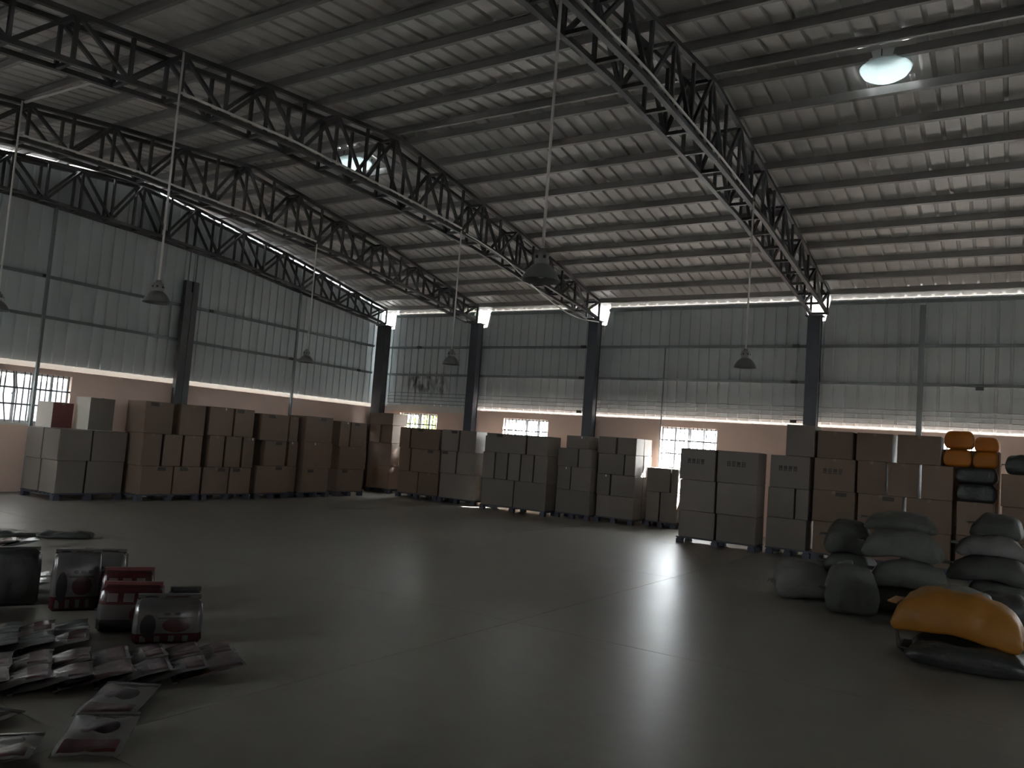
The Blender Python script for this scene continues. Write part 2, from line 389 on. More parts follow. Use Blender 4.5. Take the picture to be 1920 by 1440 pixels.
# ------------------------------------------------------------------ corrugated sheets
PITCH_S = .25
def rib_profile(a0, a1, depth):
    """(a, offset) along a trapezoid sheet: flat pans with raised ribs at each pitch"""
    pts = [(a0, 0)]; n = round((a1-a0)/PITCH_S)
    for k in range(n):
        c = a0 + (k+.5)*PITCH_S
        pts += [(c-.032, 0), (c-.021, depth), (c+.021, depth), (c+.032, 0)]
    pts.append((a1, 0)); return pts
def vsheet(axis, pos, outward, a0, a1, z0, ztop, parent):
    pr = rib_profile(a0, a1, .028); v = []; f = []
    for a, d in pr:
        p = pos + outward*d
        for z in (z0, ztop(a)): v.append((a, p, z) if axis == 'y' else (p, a, z))
    for i in range(len(pr)-1): f.append((2*i, 2*i+2, 2*i+3, 2*i+1))
    o = obj('sheet', mesh('sheet', v, f, 'wallsheet'), parent, world=Matrix.Identity(4)); return o
COLX = [.22, 3.60, 7.22, 12.50, 17.75, 23.0]
def eave_top(x):
    for i, c in enumerate(COLX):
        l, r = (.22, .21) if i else (.25, .16)
        if c-l < x < c+r: return 4.80
    return 5.25
n = int((XE+.0)/.75)+1
for k in range(n):
    a0, a1 = k*.75, min(XE, (k+1)*.75)
    if a1-a0 < .2: continue
    vsheet('y', .05, 1, a0, a0+.75, HB if a0 > 3.4 else HB, eave_top, wall_back)
n = int(-YN/.75)
for k in range(n):
    a0 = -(k+1)*.75
    vsheet('x', -.05, -1, a0, a0+.75, HB, lambda y: top(y)+.088, wall_left)
# unseen walls behind the camera: the same cladding as one sheet each
vsheet('y', YN-.05, -1, 0, XE, HB-.02, lambda x: 5.46, wall_front)
vsheet('x', XE+.05, 1, -19.5, 0, HB-.02, lambda y: top(y)+.11, wall_right)

# added translucent scrims in the wall gaps, toning down the daylight there
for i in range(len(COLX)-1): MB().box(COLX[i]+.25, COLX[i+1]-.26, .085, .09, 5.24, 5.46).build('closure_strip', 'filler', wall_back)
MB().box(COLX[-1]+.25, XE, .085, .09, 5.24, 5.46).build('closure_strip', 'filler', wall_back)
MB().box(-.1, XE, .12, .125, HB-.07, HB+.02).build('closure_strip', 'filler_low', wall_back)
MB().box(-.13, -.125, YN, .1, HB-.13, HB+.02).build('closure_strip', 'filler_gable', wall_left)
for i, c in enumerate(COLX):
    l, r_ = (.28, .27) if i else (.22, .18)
    MB().box(c-l, c+r_, .092, .096, 4.77, 5.46).build('closure_panel', 'filler_bright', wall_back)  # added scrim across the column notch, keeps direct sun off the floor
# rails (girts), low wires and brackets on the two walls in view
def rail_y(z, x0, x1, h=.06, m='girt', d=.06): MB().box(x0, x1, -.012, -.012+d, z-h/2, z+h/2).build('girt', m, wall_back)
for z in (G2, G1): rail_y(z, 0.3, XE)
for i in range(len(COLX)-1): rail_y(5.17, COLX[i]+.26, COLX[i+1]-.27, .07, 'girt')
for z in (G2, G1): MB().box(-.048, .012, -19.4, -.35, z-.03, z+.03).build('girt', 'girt', wall_left)
for z in (2.60, 2.70, 2.80, 2.90): MB().tube([(.4, -.03, z), (7, -.03, z-.012), (14, -.03, z), (XE, -.03, z-.01)], .008, 6).build('wire', 'girt', wall_back)
for x, z in ((6.83, G1), (6.83, G2), (6.83, HB+.04), (12.08, G1), (12.08, G2), (1.45, G1), (15.6, G2-.06), (12.1, HB+.04)):
    MB().box(x-.07, x+.07, -.05, -.0125, z-.035, z+.035).build('bracket', 'steel', wall_back)
for y, z in ((-6.1, G1), (-9.95, G1), (-.95, G2), (-3.52, G2)):
    MB().box(.0125, .05, y-.05, y+.05, z-.03, z+.03).build('bracket', 'steel', wall_left)

# ------------------------------------------------------------------ roof
roof = empty('roof', (0, 0, 5.2)); tag(roof, kind='structure')
VENTS = [(14.77, -7.72), (5.87, -7.68)]
VH = .31
def roof_sheet(x0, ys):
    pr = rib_profile(x0, x0+.75, .042); ys = sorted(set(ys))
    cuts = [(vx, vy) for vx, vy in VENTS if x0 < vx+VH and x0+.75 > vx-VH and min(ys) < vy < max(ys)]
    extra = []
    if cuts:
        vx, vy = cuts[0]; ys = sorted(set(ys + [vy-VH, vy+VH]))
        px = sorted(set([round(p[0], 4) for p in pr] + [e for e in (vx-VH, vx+VH) if x0 < e < x0+.75]))
        def off(a):
            for (a0, d0), (a1, d1) in zip(pr, pr[1:]):
                if a0 <= a <= a1: return d0 + (d1-d0)*(a-a0)/(a1-a0)
            return 0
        pr = [(a, off(a)) for a in px]
    v = [(a, y, top(y)+RS+d) for y in ys for a, d in pr]; n = len(pr); f = []
    for j in range(len(ys)-1):
        for i in range(n-1):
            ma, my = (pr[i][0]+pr[i+1][0])/2, (ys[j]+ys[j+1])/2
            if any(abs(ma-vx) < VH and abs(my-vy) < VH for vx, vy in cuts): continue
            f.append((j*n+i, j*n+i+1, (j+1)*n+i+1, (j+1)*n+i))
    obj('roof_sheet', mesh('roof_sheet', v, f, 'roof'), roof, world=Matrix.Identity(4))
far_ys = [.20, 0, -1, -2.5, -4.2, -5.5, -6.9, RIDGE]; near_ys = [RIDGE, -9.5, -10.8, -12.3, -13.7, -16.5, -19.7]
x = -.1
while x < XE:
    roof_sheet(x, far_ys); roof_sheet(x, near_ys); x += .75
MB().box(-.1, XE, RIDGE-.22, RIDGE+.22, top(RIDGE)+RS+.048, top(RIDGE)+RS+.058).build('ridge_cap', 'roof', roof, world=Matrix.Identity(4))
# purlins: C sections along the building
PUR = [-.18, -1.01, -1.76, -2.49, -3.16, -3.91, -4.75, -5.61, -6.41, -7.2, -7.98, -8.32, -9.15, -9.95, -10.75, -11.55, -12.35, -13.15, -13.95, -14.8, -15.7, -16.6, -17.5, -18.4, -19.2]
for y in PUR:
    sl = math.atan2(top(y+.1)-top(y-.1), .2); s = 1 if y > RIDGE else -1
    m = Matrix.Translation((0, y, top(y))) @ Matrix.Rotation(sl, 4, 'X')
    mb = MB(); x0, x1 = -.08, XE
    mb.box(x0, x1, -.003, .003, 0, .12, m); e = .055*s
    mb.box(x0, x1, min(0, e), max(0, e), 0, .004, m); mb.box(x0, x1, min(0, e), max(0, e), .116, .12, m)
    mb.box(x0, x1, e-.002, e+.002, 0, .018, m); mb.box(x0, x1, e-.002, e+.002, .102, .12, m)
    mb.build('purlin', 'purlin', roof, world=Matrix.Identity(4))

# ------------------------------------------------------------------ roof ventilators near the ridge
for (vx, vy), lab in zip(VENTS, ('round white roof ventilator letting daylight in, on the roof beside the nearest truss', 'bright round roof ventilator seen through the webs of the middle truss')):
    vz = top(vy)+RS
    r = empty('roof_ventilator', (vx, vy, vz)); tag(r, lab, 'ventilator', 'roof ventilators')
    mw = r.matrix_basis
    sl = math.atan2(top(vy+.1)-top(vy-.1), .2)
    tilt = mw @ Matrix.Rotation(sl, 4, 'X')
    seg = 32; v = []; f = []; rr = .275; q = .36
    for k in range(seg):
        t = 2*PI*k/seg; c, s = math.cos(t), math.sin(t); e = q/max(abs(c), abs(s))
        v += [(rr*c, rr*s, -.012), (e*c, e*s, -.012)]
    for k in range(seg):
        a = 2*k; b = 2*((k+1) % seg); f.append((a, a+1, b+1, b))
    obj('base_plate', mesh('base_plate', v, f, 'roof'), r, world=tilt)
    MB().lathe([(.272, -.075), (.272, .30), (.282, .30), (.282, -.075), (.272, -.075)], 32).build('throat', 'vent', r, smooth=False, world=mw)
    dome = MB().lathe([(.30, .27), (.30, .31), (.285, .39), (.24, .46), (.15, .51), (0, .53)], 32).build('dome', 'dome', r, world=mw, smooth=True)
    MB().lathe([(.295, -.075), (.298, -.09), (.29, -.125), (.255, -.18), (.18, -.225), (.09, -.245), (0, -.25)], 36).build('diffuser_bowl', 'bowl', r, world=mw, smooth=True)
    MB().lathe([(.296, -.068), (.304, -.075), (.304, -.09), (.296, -.095), (.296, -.068)], 36).build('rim', 'vent', r, world=mw, smooth=False)
    for k in range(3):
        t = 2*PI*k/3+.5; bar('bracket', (vx+.30*math.cos(t), vy+.30*math.sin(t), vz-.08), (vx+.30*math.cos(t), vy+.30*math.sin(t), vz+.01), .012, 'steel', r)
    for k in range(12):
        t = 2*PI*k/12; mb = MB()
        mb.tube([(q*math.cos(t), q*math.sin(t), z+.004) for q, z in ((.30, .30), (.285, .39), (.24, .46), (.15, .51), (.03, .53))], .006, 5).build('rib', 'vent', dome, world=mw)

# ------------------------------------------------------------------ columns
def column(x, y, w, d, z1, label, name='steel_column', m='navy', z0=0.0):
    r = empty(name, (x, y, z0)); tag(r, label, 'column', 'steel columns'); mw = r.matrix_basis
    MB().box(-w/2-.06, w/2+.06, -d/2-.05, d/2+.05, 0, .015).build('base_plate', m, r, world=mw)
    mb = MB(); t = .012                       # H section
    mb.box(-w/2, w/2, -d/2, -d/2+t, .015, z1); mb.box(-w/2, w/2, d/2-t, d/2, .015, z1); mb.box(-w/2+.02, -w/2+.02+t, -d/2+t, d/2-t, .015, z1); mb.box(w/2-.02-t, w/2-.02, -d/2+t, d/2-t, .015, z1)
    mb.build('shaft', m, r, world=mw)
    MB().box(-w/2-.05, w/2+.05, -d/2-.03, d/2+.03, z1, z1+.015).build('cap_plate', m, r, world=mw)
    return r
TX = [.22, 3.50, 7.20, 12.60, 17.8]
LB = ['black steel corner column where the two corrugated walls meet', 'dark column between the first and second window of the eave wall', 'dark column between the second and third window of the eave wall', 'dark blue column behind the cartons under the nearest truss', 'dark steel column beyond the right edge of the view']
for i, cx in enumerate(COLX[:5]): column(cx, -.22, .34 if i == 0 else .26, .24, 4.845, LB[i], m='steel' if i == 0 else 'navy')
def thin_post(x, y, w, z1, label, rods=None, name='steel_post', z0=0.0):
    r = empty(name, (x, y, 0)); tag(r, label, 'post'); mw = r.matrix_basis
    if rods:
        for s in (-1, 1):
            MB().box(-.06, .06, s*.095-.075, s*.095+.075, 0, rods).build('tube', 'steel', r, world=mw)
            MB().tube([(0, s*.095, rods), (0, s*.095, z1)], .014, 6).build('rod', 'girt', r, world=mw)
        MB().box(-.05, .05, -.02, .02, 0, rods-.25).build('web_plate', 'steel', r, world=mw)
    else:
        MB().box(-w/2, w/2, -w/2, w/2, 0, z1).build('shaft', 'girt', r, world=mw)
        MB().box(-w, w, -w, w, 0, .012).build('foot_plate', 'girt', r, world=mw)
    return r
thin_post(.10, -6.76, .1, bot(-6.76)-.03, 'thick black double post in the middle of the gable wall', rods=4.80)
thin_post(.11, -9.94, .055, bot(-9.94)-.03, 'thin grey post standing in front of the gable window')
thin_post(.11, -3.47, .055, bot(-3.47)-.03, 'thin grey post on the gable wall near the corner')
thin_post(14.57, -.16, .10, 5.04, 'grey post on the eave wall behind the orange bags')
thin_post(9.07, -.09, .025, 4.2, 'very thin rod on the eave wall left of the third window')

# ------------------------------------------------------------------ lattice trusses
LT = ['dark lattice truss lying along the gable wall', 'dark lattice truss second from the gable wall', 'dark lattice truss crossing the middle of the hall', 'large dark lattice truss nearest the viewer, rising to the top edge', 'dark lattice truss overhead beyond the right edge of the view']
NP = 28
ny = [-.36 + (-18.9+.36)*k/NP for k in range(NP+1)]
def truss(xc, label, wd=.40):
    r = empty('roof_truss', (xc, -.3, 4.86)); tag(r, label, 'truss', 'lattice roof trusses')
    tz = lambda y: top(y)-.03; bz = lambda y: bot(y)
    for s in (-1, 1):
        xs = xc + s*(wd/2-.03)
        for fn in (tz, bz):
            mb = MB(); h = .032
            n0 = 0; ys = sorted(set(ny + [a for a, _ in (TOP if fn is tz else BOT) if -18.9 < a < -.36]), reverse=True)
            for y in ys:
                z = fn(y); mb.v += [(xs-h, y, z-h), (xs+h, y, z-h), (xs+h, y, z+h*.9), (xs-h, y, z+h*.9)]
            for i in range(len(ys)-1):
                for k in range(4): mb.f.append((4*i+k, 4*i+(k+1) % 4, 4*i+4+(k+1) % 4, 4*i+4+k))
            L = 4*(len(ys)-1); mb.f += [(3, 2, 1, 0), (L, L+1, L+2, L+3)]
            mb.build('chord', 'steel', r, world=Matrix.Identity(4))
        for k, y in enumerate(ny):
            bar('web_bar', (xs, y, bz(y)), (xs, y, tz(y)), .042, 'steel', r)
            if k < NP:
                y2 = ny[k+1]
                a, b = ((xs, y, bz(y)), (xs, y2, tz(y2))) if k % 2 else ((xs, y, tz(y)), (xs, y2, bz(y2)))
                bar('web_bar', a, b, .045, 'steel', r)
    for k, y in enumerate(ny):
        for fn, dz in ((tz, -.02), (bz, .0)):
            if fn is tz and k % 2: continue
            bar('tie_bar', (xc-wd/2+.06, y, fn(y)+dz), (xc+wd/2-.06, y, fn(y)+dz), .045, 'steel', r)
    return r
for i, xc in enumerate(TX): truss(xc, LT[i], .36 if i == 0 else .40)

# ------------------------------------------------------------------ conduits and pendant lamps
def cable(name, pts, rad, label, cat='conduit', m='pvc', sub=1, group=None):
    P_ = [Vector(p) for p in pts]
    if sub > 1:
        Q = []
        for i in range(len(P_)-1):
            a, b, c, d = P_[max(i-1, 0)], P_[i], P_[i+1], P_[min(i+2, len(P_)-1)]
            for k in range(sub):
                t = k/sub; Q.append(.5*((2*b) + (c-a)*t + (2*a-5*b+4*c-d)*t*t + (3*b-a-3*c+d)*t**3))
        Q.append(P_[-1]); P_ = Q
    o = MB().tube(P_, rad, 8).build(name, m, smooth=True); tag(o, label, cat, group); return o
def along(xc, y0, y1, n=16, off=.225, dz=.05): return [(xc+off, y0+(y1-y0)*k/n, bot(y0+(y1-y0)*k/n)+dz) for k in range(n+1)]
cable('conduit', along(12.60, -12.3, -6.42), .015, 'straight white conduit along the bottom chord of the nearest truss')
cable('conduit', along(7.20, -12.3, -6.36), .018, 'white conduit along the bottom chord of the middle truss')
cable('conduit', along(3.50, -12.35, -6.46), .018, 'white conduit along the bottom chord of the truss second from the gable')
cable('cable', [(7.46, -6.25, 5.47), (7.47, -5.75, 5.42), (7.47, -4.88, 5.31), (7.47, -4.12, 5.10), (7.47, -3.31, 4.90), (7.46, -2.31, 4.73), (7.44, -1.38, 4.71), (7.40, -.40, 4.80)], .014, 'loose white cable sagging from the middle truss to its column', 'cable', sub=6)
cable('conduit', [(3.72, -12.38, 6.12), (5.0, -12.15, 6.27), (5.35, -12.0, 6.31), (6.98, -12.0, 6.31)], .022, 'white conduit crossing under the roof sheets between the two left trusses', sub=4)
def lamp(x, y, ztop, label):
    zb = 2.99
    r = empty('pendant_lamp', (x, y, zb)); tag(r, label, 'lamp', 'pendant lamps'); mw = r.matrix_basis
    MB().tube([(0, 0, .27), (0, 0, ztop-zb)], .0135, 10).build('pole', 'pvc', r, world=mw, smooth=True)
    MB().lathe([(0, .275), (.03, .275), (.034, .25), (.062, .235), (.064, .15), (.05, .135)], 20).build('housing', 'castalu', r, world=mw, smooth=True)
    for k in range(6):
        t = 2*PI*k/6+.3; MB().box(-.006, .006, -.011, .011, -.012, .012, Matrix.Translation((.064*math.cos(t), .064*math.sin(t), .195)) @ Matrix.Rotation(t, 4, 'Z')).build('vent_slot', 'ink', r, world=mw)
    sh = MB().lathe([(.05, .145), (.068, .138), (.095, .115), (.125, .08), (.150, .035), (.158, .008), (.166, .0)], 32).build('shade', 'enamel', r, world=mw, smooth=True)
    MB().lathe([(.163, .0), (.154, .006), (.146, .033), (.121, .076), (.091, .11), (.05, .135), (0, .136)], 32).build('shade_lining', 'inner', sh, world=mw, smooth=True)
    MB().lathe([(0, .02), (.03, .03), (.042, .06), (.03, .095), (.018, .134)], 16).build('bulb', 'bulb', r, world=mw, smooth=True)
    return r
lamp(12.83, -12.37, top(-12.37)-.03, 'large pendant lamp hanging nearest the viewer from a long white pole')
lamp(12.83, -6.36, bot(-6.36), 'pendant lamp in front of the eave wall between the third window and the nearest column')
lamp(7.43, -12.33, top(-12.33)-.03, 'pendant lamp hanging in front of the gable wall left of the black double post')
lamp(7.43, -6.37, bot(-6.37), 'small pendant lamp hanging in front of the stained wall bay')
lamp(3.73, -6.44, bot(-6.44), 'smallest pendant lamp in front of the gable wall near the corner')
lamp(3.73, -12.42, top(-12.42)-.03, 'pendant lamp at the left edge of which only the pole shows')

# ------------------------------------------------------------------ cartons on pallets
def glyphs(w, h, n):
    """blurred block characters: n groups of strokes"""
    mb = MB(); cw = w/n
    for i in range(n):
        x0 = -w/2 + i*cw; s = cw*.84
        for k in range(3): zz = -h/2 + h*(.12+.34*k); mb.box(x0, x0+s*random.uniform(.7, 1), -.0015, 0, zz, zz+h*.15)
        for k in range(2): xx = x0 + s*(.15+.5*k+random.uniform(-.1, .1)); mb.box(xx, xx+s*.16, -.0016, 0, -h/2, h/2)
        if random.random() < .5: mb.box(x0+s*.1, x0+s*.9, -.0014, 0, -h*.1, h*.3)
    return mb
def carton(cx, cy, z0, dx, dy, dz, label, group, m='carton', face=None, mark=None, rz=0.0, front='x'):
    """front: which face looks into the hall ('x' = +x, 'y' = -y)"""
    bm = chamfer_box(dx-.008, dy-.008, dz-.003)
    r = bm_obj('carton', bm, m, loc=(cx, cy, z0+dz/2)); r.rotation_euler.z = rz; tag(r, label, 'carton', group)
    r.matrix_basis = Matrix.Translation((cx, cy, z0+dz/2)) @ Matrix.Rotation(rz, 4, 'Z')
    mw = r.matrix_basis
    fr = mw @ (Matrix.Translation((dx/2-.0038, 0, 0)) @ Matrix.Rotation(PI/2, 4, 'Z') if front == 'x' else Matrix.Translation((0, -dy/2+.0038, 0)))
    wf = dy if front == 'x' else dx
    if face:
        r.data.materials.append(M[face])
        for p in r.data.polygons:
            if (front == 'x' and p.normal.x > .9) or (front == 'y' and p.normal.y < -.9): p.material_index = 1
    # tape: over the top seam and 7 cm down the front
    mb = MB()
    if front == 'x': mb.box(-dx/2+.01, dx/2-.004, -.025, .025, dz/2-.0016, dz/2-.0009); mb.box(dx/2-.0042, dx/2-.0036, -.025, .025, dz/2-.055, dz/2-.0009)
    else: mb.box(-.025, .025, -dy/2+.004, dy/2-.01, dz/2-.0016, dz/2-.0009); mb.box(-.025, .025, -dy/2+.0036, -dy/2+.0042, dz/2-.055, dz/2-.0009)
    mb.build('tape', 'tape', r, world=mw)
    if mark == 'text': glyphs(min(.36, wf*.5), .10, 4).build('printed_lettering', 'ink', r, world=fr @ Matrix.Translation((-.02, 0, dz*.10)))
    elif mark == 'strip':
        off = random.choice((-1, 1))*wf*random.uniform(.12, .24); MB().box(off-.09, off+.09, -.0015, 0, dz/2-.09, dz/2-.02).build('printed_label', 'ink', r, world=fr)
    elif mark == 'glint':
        off = random.uniform(-.3, .3)*wf; MB().box(off-.012, off+.012, -.002, 0, dz/2-.06, dz/2-.012).build('tape_scrap', 'glint', r, world=fr)  # small white chip painted in as a glint on the front
    return r
def pallet(x0, x1, y0, y1, label, h=.125, front='x'):
    r = empty('pallet', ((x0+x1)/2, (y0+y1)/2, 0)); tag(r, label, 'pallet', 'dark pallets under the cartons'); mw = r.matrix_basis
    W, D = x1-x0, y1-y0
    # boards run along the front, blocks below
    if front == 'x':
        n = max(3, round(W/.14))
        for k in range(n): c = -W/2 + (k+.5)*W/n; MB().box(c-W/n*.40, c+W/n*.40, -D/2, D/2, h-.022, h).build('deck_board', 'pallet', r, world=mw)
        ys = [-D/2+.07, 0, D/2-.07]
        for y in ys:
            MB().box(-W/2, W/2, y-.045, y+.045, h-.044, h-.022).build('stringer', 'pallet', r, world=mw)
            for xx in (-W/2+.06, W/2-.06): MB().box(xx-.055, xx+.055, y-.06, y+.06, 0, h-.044).build('block', 'pallet', r, world=mw)
    else:
        n = max(3, round(D/.14))
        for k in range(n): c = -D/2 + (k+.5)*D/n; MB().box(-W/2, W/2, c-D/n*.40, c+D/n*.40, h-.022, h).build('deck_board', 'pallet', r, world=mw)
        xs = [-W/2+.07, 0, W/2-.07]
        for xx in xs:
            MB().box(xx-.045, xx+.045, -D/2, D/2, h-.044, h-.022).build('stringer', 'pallet', r, world=mw)
            for y in (-D/2+.06, D/2-.06): MB().box(xx-.06, xx+.06, y-.055, y+.055, 0, h-.044).build('block', 'pallet', r, world=mw)
ORD = ['first', 'second', 'third', 'fourth', 'fifth', 'sixth']
LAY = {1: ['only'], 2: ['lower', 'upper'], 3: ['bottom', 'middle', 'top'], 4: ['bottom', 'second', 'third', 'top']}
def stack(desc, front, plane, depth, layers, m='carton', marks=(), base=True, z_base=.125, rows=1, side_rows=0):
    """layers: list of (z0, z1, [(a0, a1), ...]); a = y for stacks along the gable, x for stacks along the eave"""
    names = LAY[len(layers)]; grp = 'cartons in the ' + desc
    lo = min(a for l in layers for a, _ in l[2]); hi = max(b for l in layers for _, b in l[2])
    tot = depth*rows + .02*(rows-1)
    if base:
        if front == 'x': pallet(plane-tot-.02, plane+.01, lo, hi, 'dark pallet under the ' + desc, front='x')
        else: pallet(lo, hi, plane-.01, plane+tot+.02, 'dark pallet under the ' + desc, front='y')
    for row in range(rows):
        for li, (z0, z1, spans) in enumerate(layers):
            for i, (a0, a1) in enumerate(spans):
                j = random.uniform(-.012, .012); rz = random.uniform(-.012, .012)
                d0 = row*(depth+.02)
                n = len(spans)
                pos = '' if n == 1 else (' %s from left' % ORD[i] if n > 2 else (' left' if i == 0 else ' right'))
                lab = '%s-layer%s carton%s of the %s' % (names[li], pos, ' in the back row' if row else '', desc)
                mk = marks[li][i] if row == 0 and marks and li < len(marks) and i < len(marks[li]) else None
                g = .006
                if front == 'x': carton(plane-d0-depth/2+j, (a0+a1)/2, z0, depth, a1-a0-g, z1-z0, lab, grp, m, mark=mk, rz=rz, front='x')
                else: carton((a0+a1)/2, plane+d0+depth/2+j, z0, a1-a0-g, depth, z1-z0, lab, grp, m, mark=mk, rz=rz, front='y')
G, S_, T_ = 'glint', 'strip', 'text'
# along the gable wall
stack('low stack before the gable window', 'x', 1.70, .55, [(.125, .72, [(-10.20, -9.66), (-9.64, -8.92)]), (.72, 1.29, [(-10.22, -9.60), (-9.58, -8.90)])], 'carton_grey', rows=2)
carton(1.05, -10.0, 1.29, .55, .40, .48, 'white carton with dark red front standing before the gable window', 'white cartons on the low stack', 'white_carton', face='red_carton')
carton(1.42, -9.46, 1.29, .50, .50, .62, 'tall white carton with dark front on the low stack, right of the red one', 'white cartons on the low stack', 'white_carton', face='carton_grey')
carton(.78, -9.12, 1.29, .50, .34, .58, 'pale carton half hidden behind the tall white carton', 'white cartons on the low stack', 'white_carton', face='carton')
stack('first tall stack along the gable wall', 'x', 2.10, .62, [(.125, .68, [(-8.82, -8.12), (-8.10, -7.46)]), (.68, 1.31, [(-8.84, -8.42), (-8.38, -7.97), (-7.93, -7.50)]), (1.31, 1.93, [(-8.86, -8.24), (-8.08, -7.50)])], marks=[[S_, S_], [None, None, None], [S_, None]])
stack('second tall stack along the gable wall', 'x', 2.10, .62, [(.125, .68, [(-7.42, -6.78), (-6.76, -6.20)]), (.68, 1.34, [(-7.34, -6.96), (-6.93, -6.52), (-6.48, -6.18)]), (1.34, 1.94, [(-7.40, -6.79), (-6.76, -6.24)])], marks=[[S_, S_], [None, None, G], [G, S_]])
stack('third tall stack along the gable wall', 'x', 2.10, .62, [(.125, .73, [(-6.04, -5.10)]), (.73, 1.30, [(-5.88, -5.26)]), (1.30, 1.89, [(-6.04, -5.24)])], marks=[[S_], [S_], [S_]])
stack('narrow stack beside the third tall one', 'x', 1.92, .55, [(.125, .72, [(-5.05, -4.74)]), (.72, 1.30, [(-5.05, -4.76)]), (1.30, 1.88, [(-5.06, -4.78)])], marks=[[None], [G], [None]])
stack('fourth tall stack along the gable wall', 'x', 2.0, .62, [(.125, .68, [(-4.62, -3.75)]), (.68, 1.31, [(-4.63, -3.70)]), (1.31, 1.93, [(-4.65, -3.75)])], marks=[[S_], [G], [S_]])
stack('last tall stack before the corner', 'x', 1.9, .62, [(.125, .68, [(-3.37, -2.41)]), (.68, 1.25, [(-3.35, -2.38)]), (1.25, 1.88, [(-3.39, -3.03), (-3.01, -2.42)])], marks=[[S_], [None], [G, S_]])
# in the corner and along the eave wall
stack('dark stack in the corner', 'y', -.95, .6, [(.125, .75, [(.66, 1.50)]), (.75, 1.40, [(.64, 1.52)]), (1.40, 1.90, [(.66, 1.06), (1.08, 1.50)]), (1.90, 2.24, [(.62, 1.50)])])
stack('stack under the leafy window', 'y', -1.25, .62, [(.125, .70, [(2.08, 2.76), (2.78, 3.46)]), (.70, 1.32, [(2.06, 2.45), (2.47, 3.44)]), (1.32, 1.87, [(2.03, 2.39), (2.42, 3.40)])], 'carton', marks=[[], [None, S_], [None, S_]])
stack('stack left of the second window', 'y', -1.32, .62, [(.125, .75, [(3.56, 4.72)]), (.75, 1.33, [(3.54, 4.04), (4.06, 4.66)]), (1.33, 1.88, [(3.52, 4.07), (4.10, 4.62)])], 'carton_grey', marks=[[], [S_, None], [S_, None]])
stack('slim stack squeezed beside the wide one', 'y', -1.12, .5, [(.125, .70, [(4.76, 5.14)]), (.70, 1.28, [(4.77, 5.15)]), (1.28, 1.80, [(4.76, 5.14)])], 'carton_grey', base=True)
stack('wide stack under the second window', 'y', -1.82, .62, [(.125, .76, [(5.22, 6.14), (6.16, 7.04)]), (.76, 1.40, [(5.20, 5.55), (5.57, 5.92), (5.94, 6.28), (6.30, 6.65), (6.67, 7.04)]), (1.40, 1.86, [(5.26, 6.40), (6.44, 7.02)])], 'carton_grey', marks=[[], [], [S_, None]])
stack('narrow stack before the middle column', 'y', -1.45, .6, [(.125, .66, [(7.10, 8.00)]), (.66, 1.20, [(7.10, 7.45), (7.47, 8.0)]), (1.20, 1.63, [(7.08, 7.62), (7.64, 7.98)]), (1.63, 1.93, [(7.28, 7.88)])], 'carton_grey', marks=[[], [G, None], [], [G]])
stack('tall stack left of the third window', 'y', -1.25, .46, [(.125, .62, [(8.06, 9.00)]), (.62, 1.10, [(8.04, 8.38), (8.40, 9.00)]), (1.10, 1.57, [(8.04, 8.70), (8.72, 8.99)]), (1.57, 1.96, [(8.02, 8.48), (8.50, 8.98)])], 'carton_grey', marks=[[], [G, None], [], []], rows=2)
stack('low stack under the third window', 'y', -.85, .6, [(.125, .79, [(9.12, 9.44), (9.46, 9.86)]), (.79, 1.33, [(9.10, 9.68), (9.70, 9.86)])], 'carton_grey')
stack('big square stack in front of the third window', 'y', -3.4, .55, [(.125, .62, [(10.86, 11.55), (11.58, 12.31)]), (.62, 1.20, [(10.84, 11.53), (11.56, 12.31)]), (1.20, 1.79, [(10.82, 11.51), (11.54, 12.31)])], 'carton_grey', marks=[[], [], [T_, T_]])
stack('stack beside the big square one', 'y', -3.22, .6, [(.125, .66, [(12.44, 13.14)]), (.66, 1.20, [(12.44, 12.91), (12.93, 13.16)]), (1.20, 1.78, [(12.46, 13.15)]), (1.78, 2.34, [(12.72, 13.22)])], 'carton_grey', marks=[[], [], [T_], []])
stack('long stack behind the sacks', 'y', -3.22, .6, [(.125, .68, [(13.24, 13.93), (13.96, 14.66), (14.70, 15.38)]), (.68, 1.22, [(13.22, 13.92), (13.96, 14.66), (14.70, 15.38)]), (1.22, 1.78, [(13.22, 13.90), (13.93, 14.38), (14.41, 14.88), (14.91, 15.38)]), (1.78, 2.26, [(13.26, 13.85), (13.90, 14.48), (14.54, 15.20)])], 'carton', marks=[[], [S_, S_, None], [T_, None, None, None], []])
stack('dark stack under the orange bags', 'y', -3.3, .6, [(.125, .70, [(15.44, 15.98)]), (.70, 1.24, [(15.44, 15.96)])], 'carton')
stack('hidden stack behind the orange bags', 'y', -2.52, .5, [(.125, .78, [(15.14, 16.02)]), (.78, 1.45, [(15.14, 16.02)]), (1.45, 2.08, [(15.14, 16.02)])], 'carton')  # cartons added to stop window light showing between the bags
stack('dark stack at the right edge', 'y', -3.5, .6, [(.125, .66, [(16.04, 16.70)]), (.66, 1.22, [(16.06, 16.70)]), (1.22, 1.72, [(16.04, 16.70)])], 'carton')

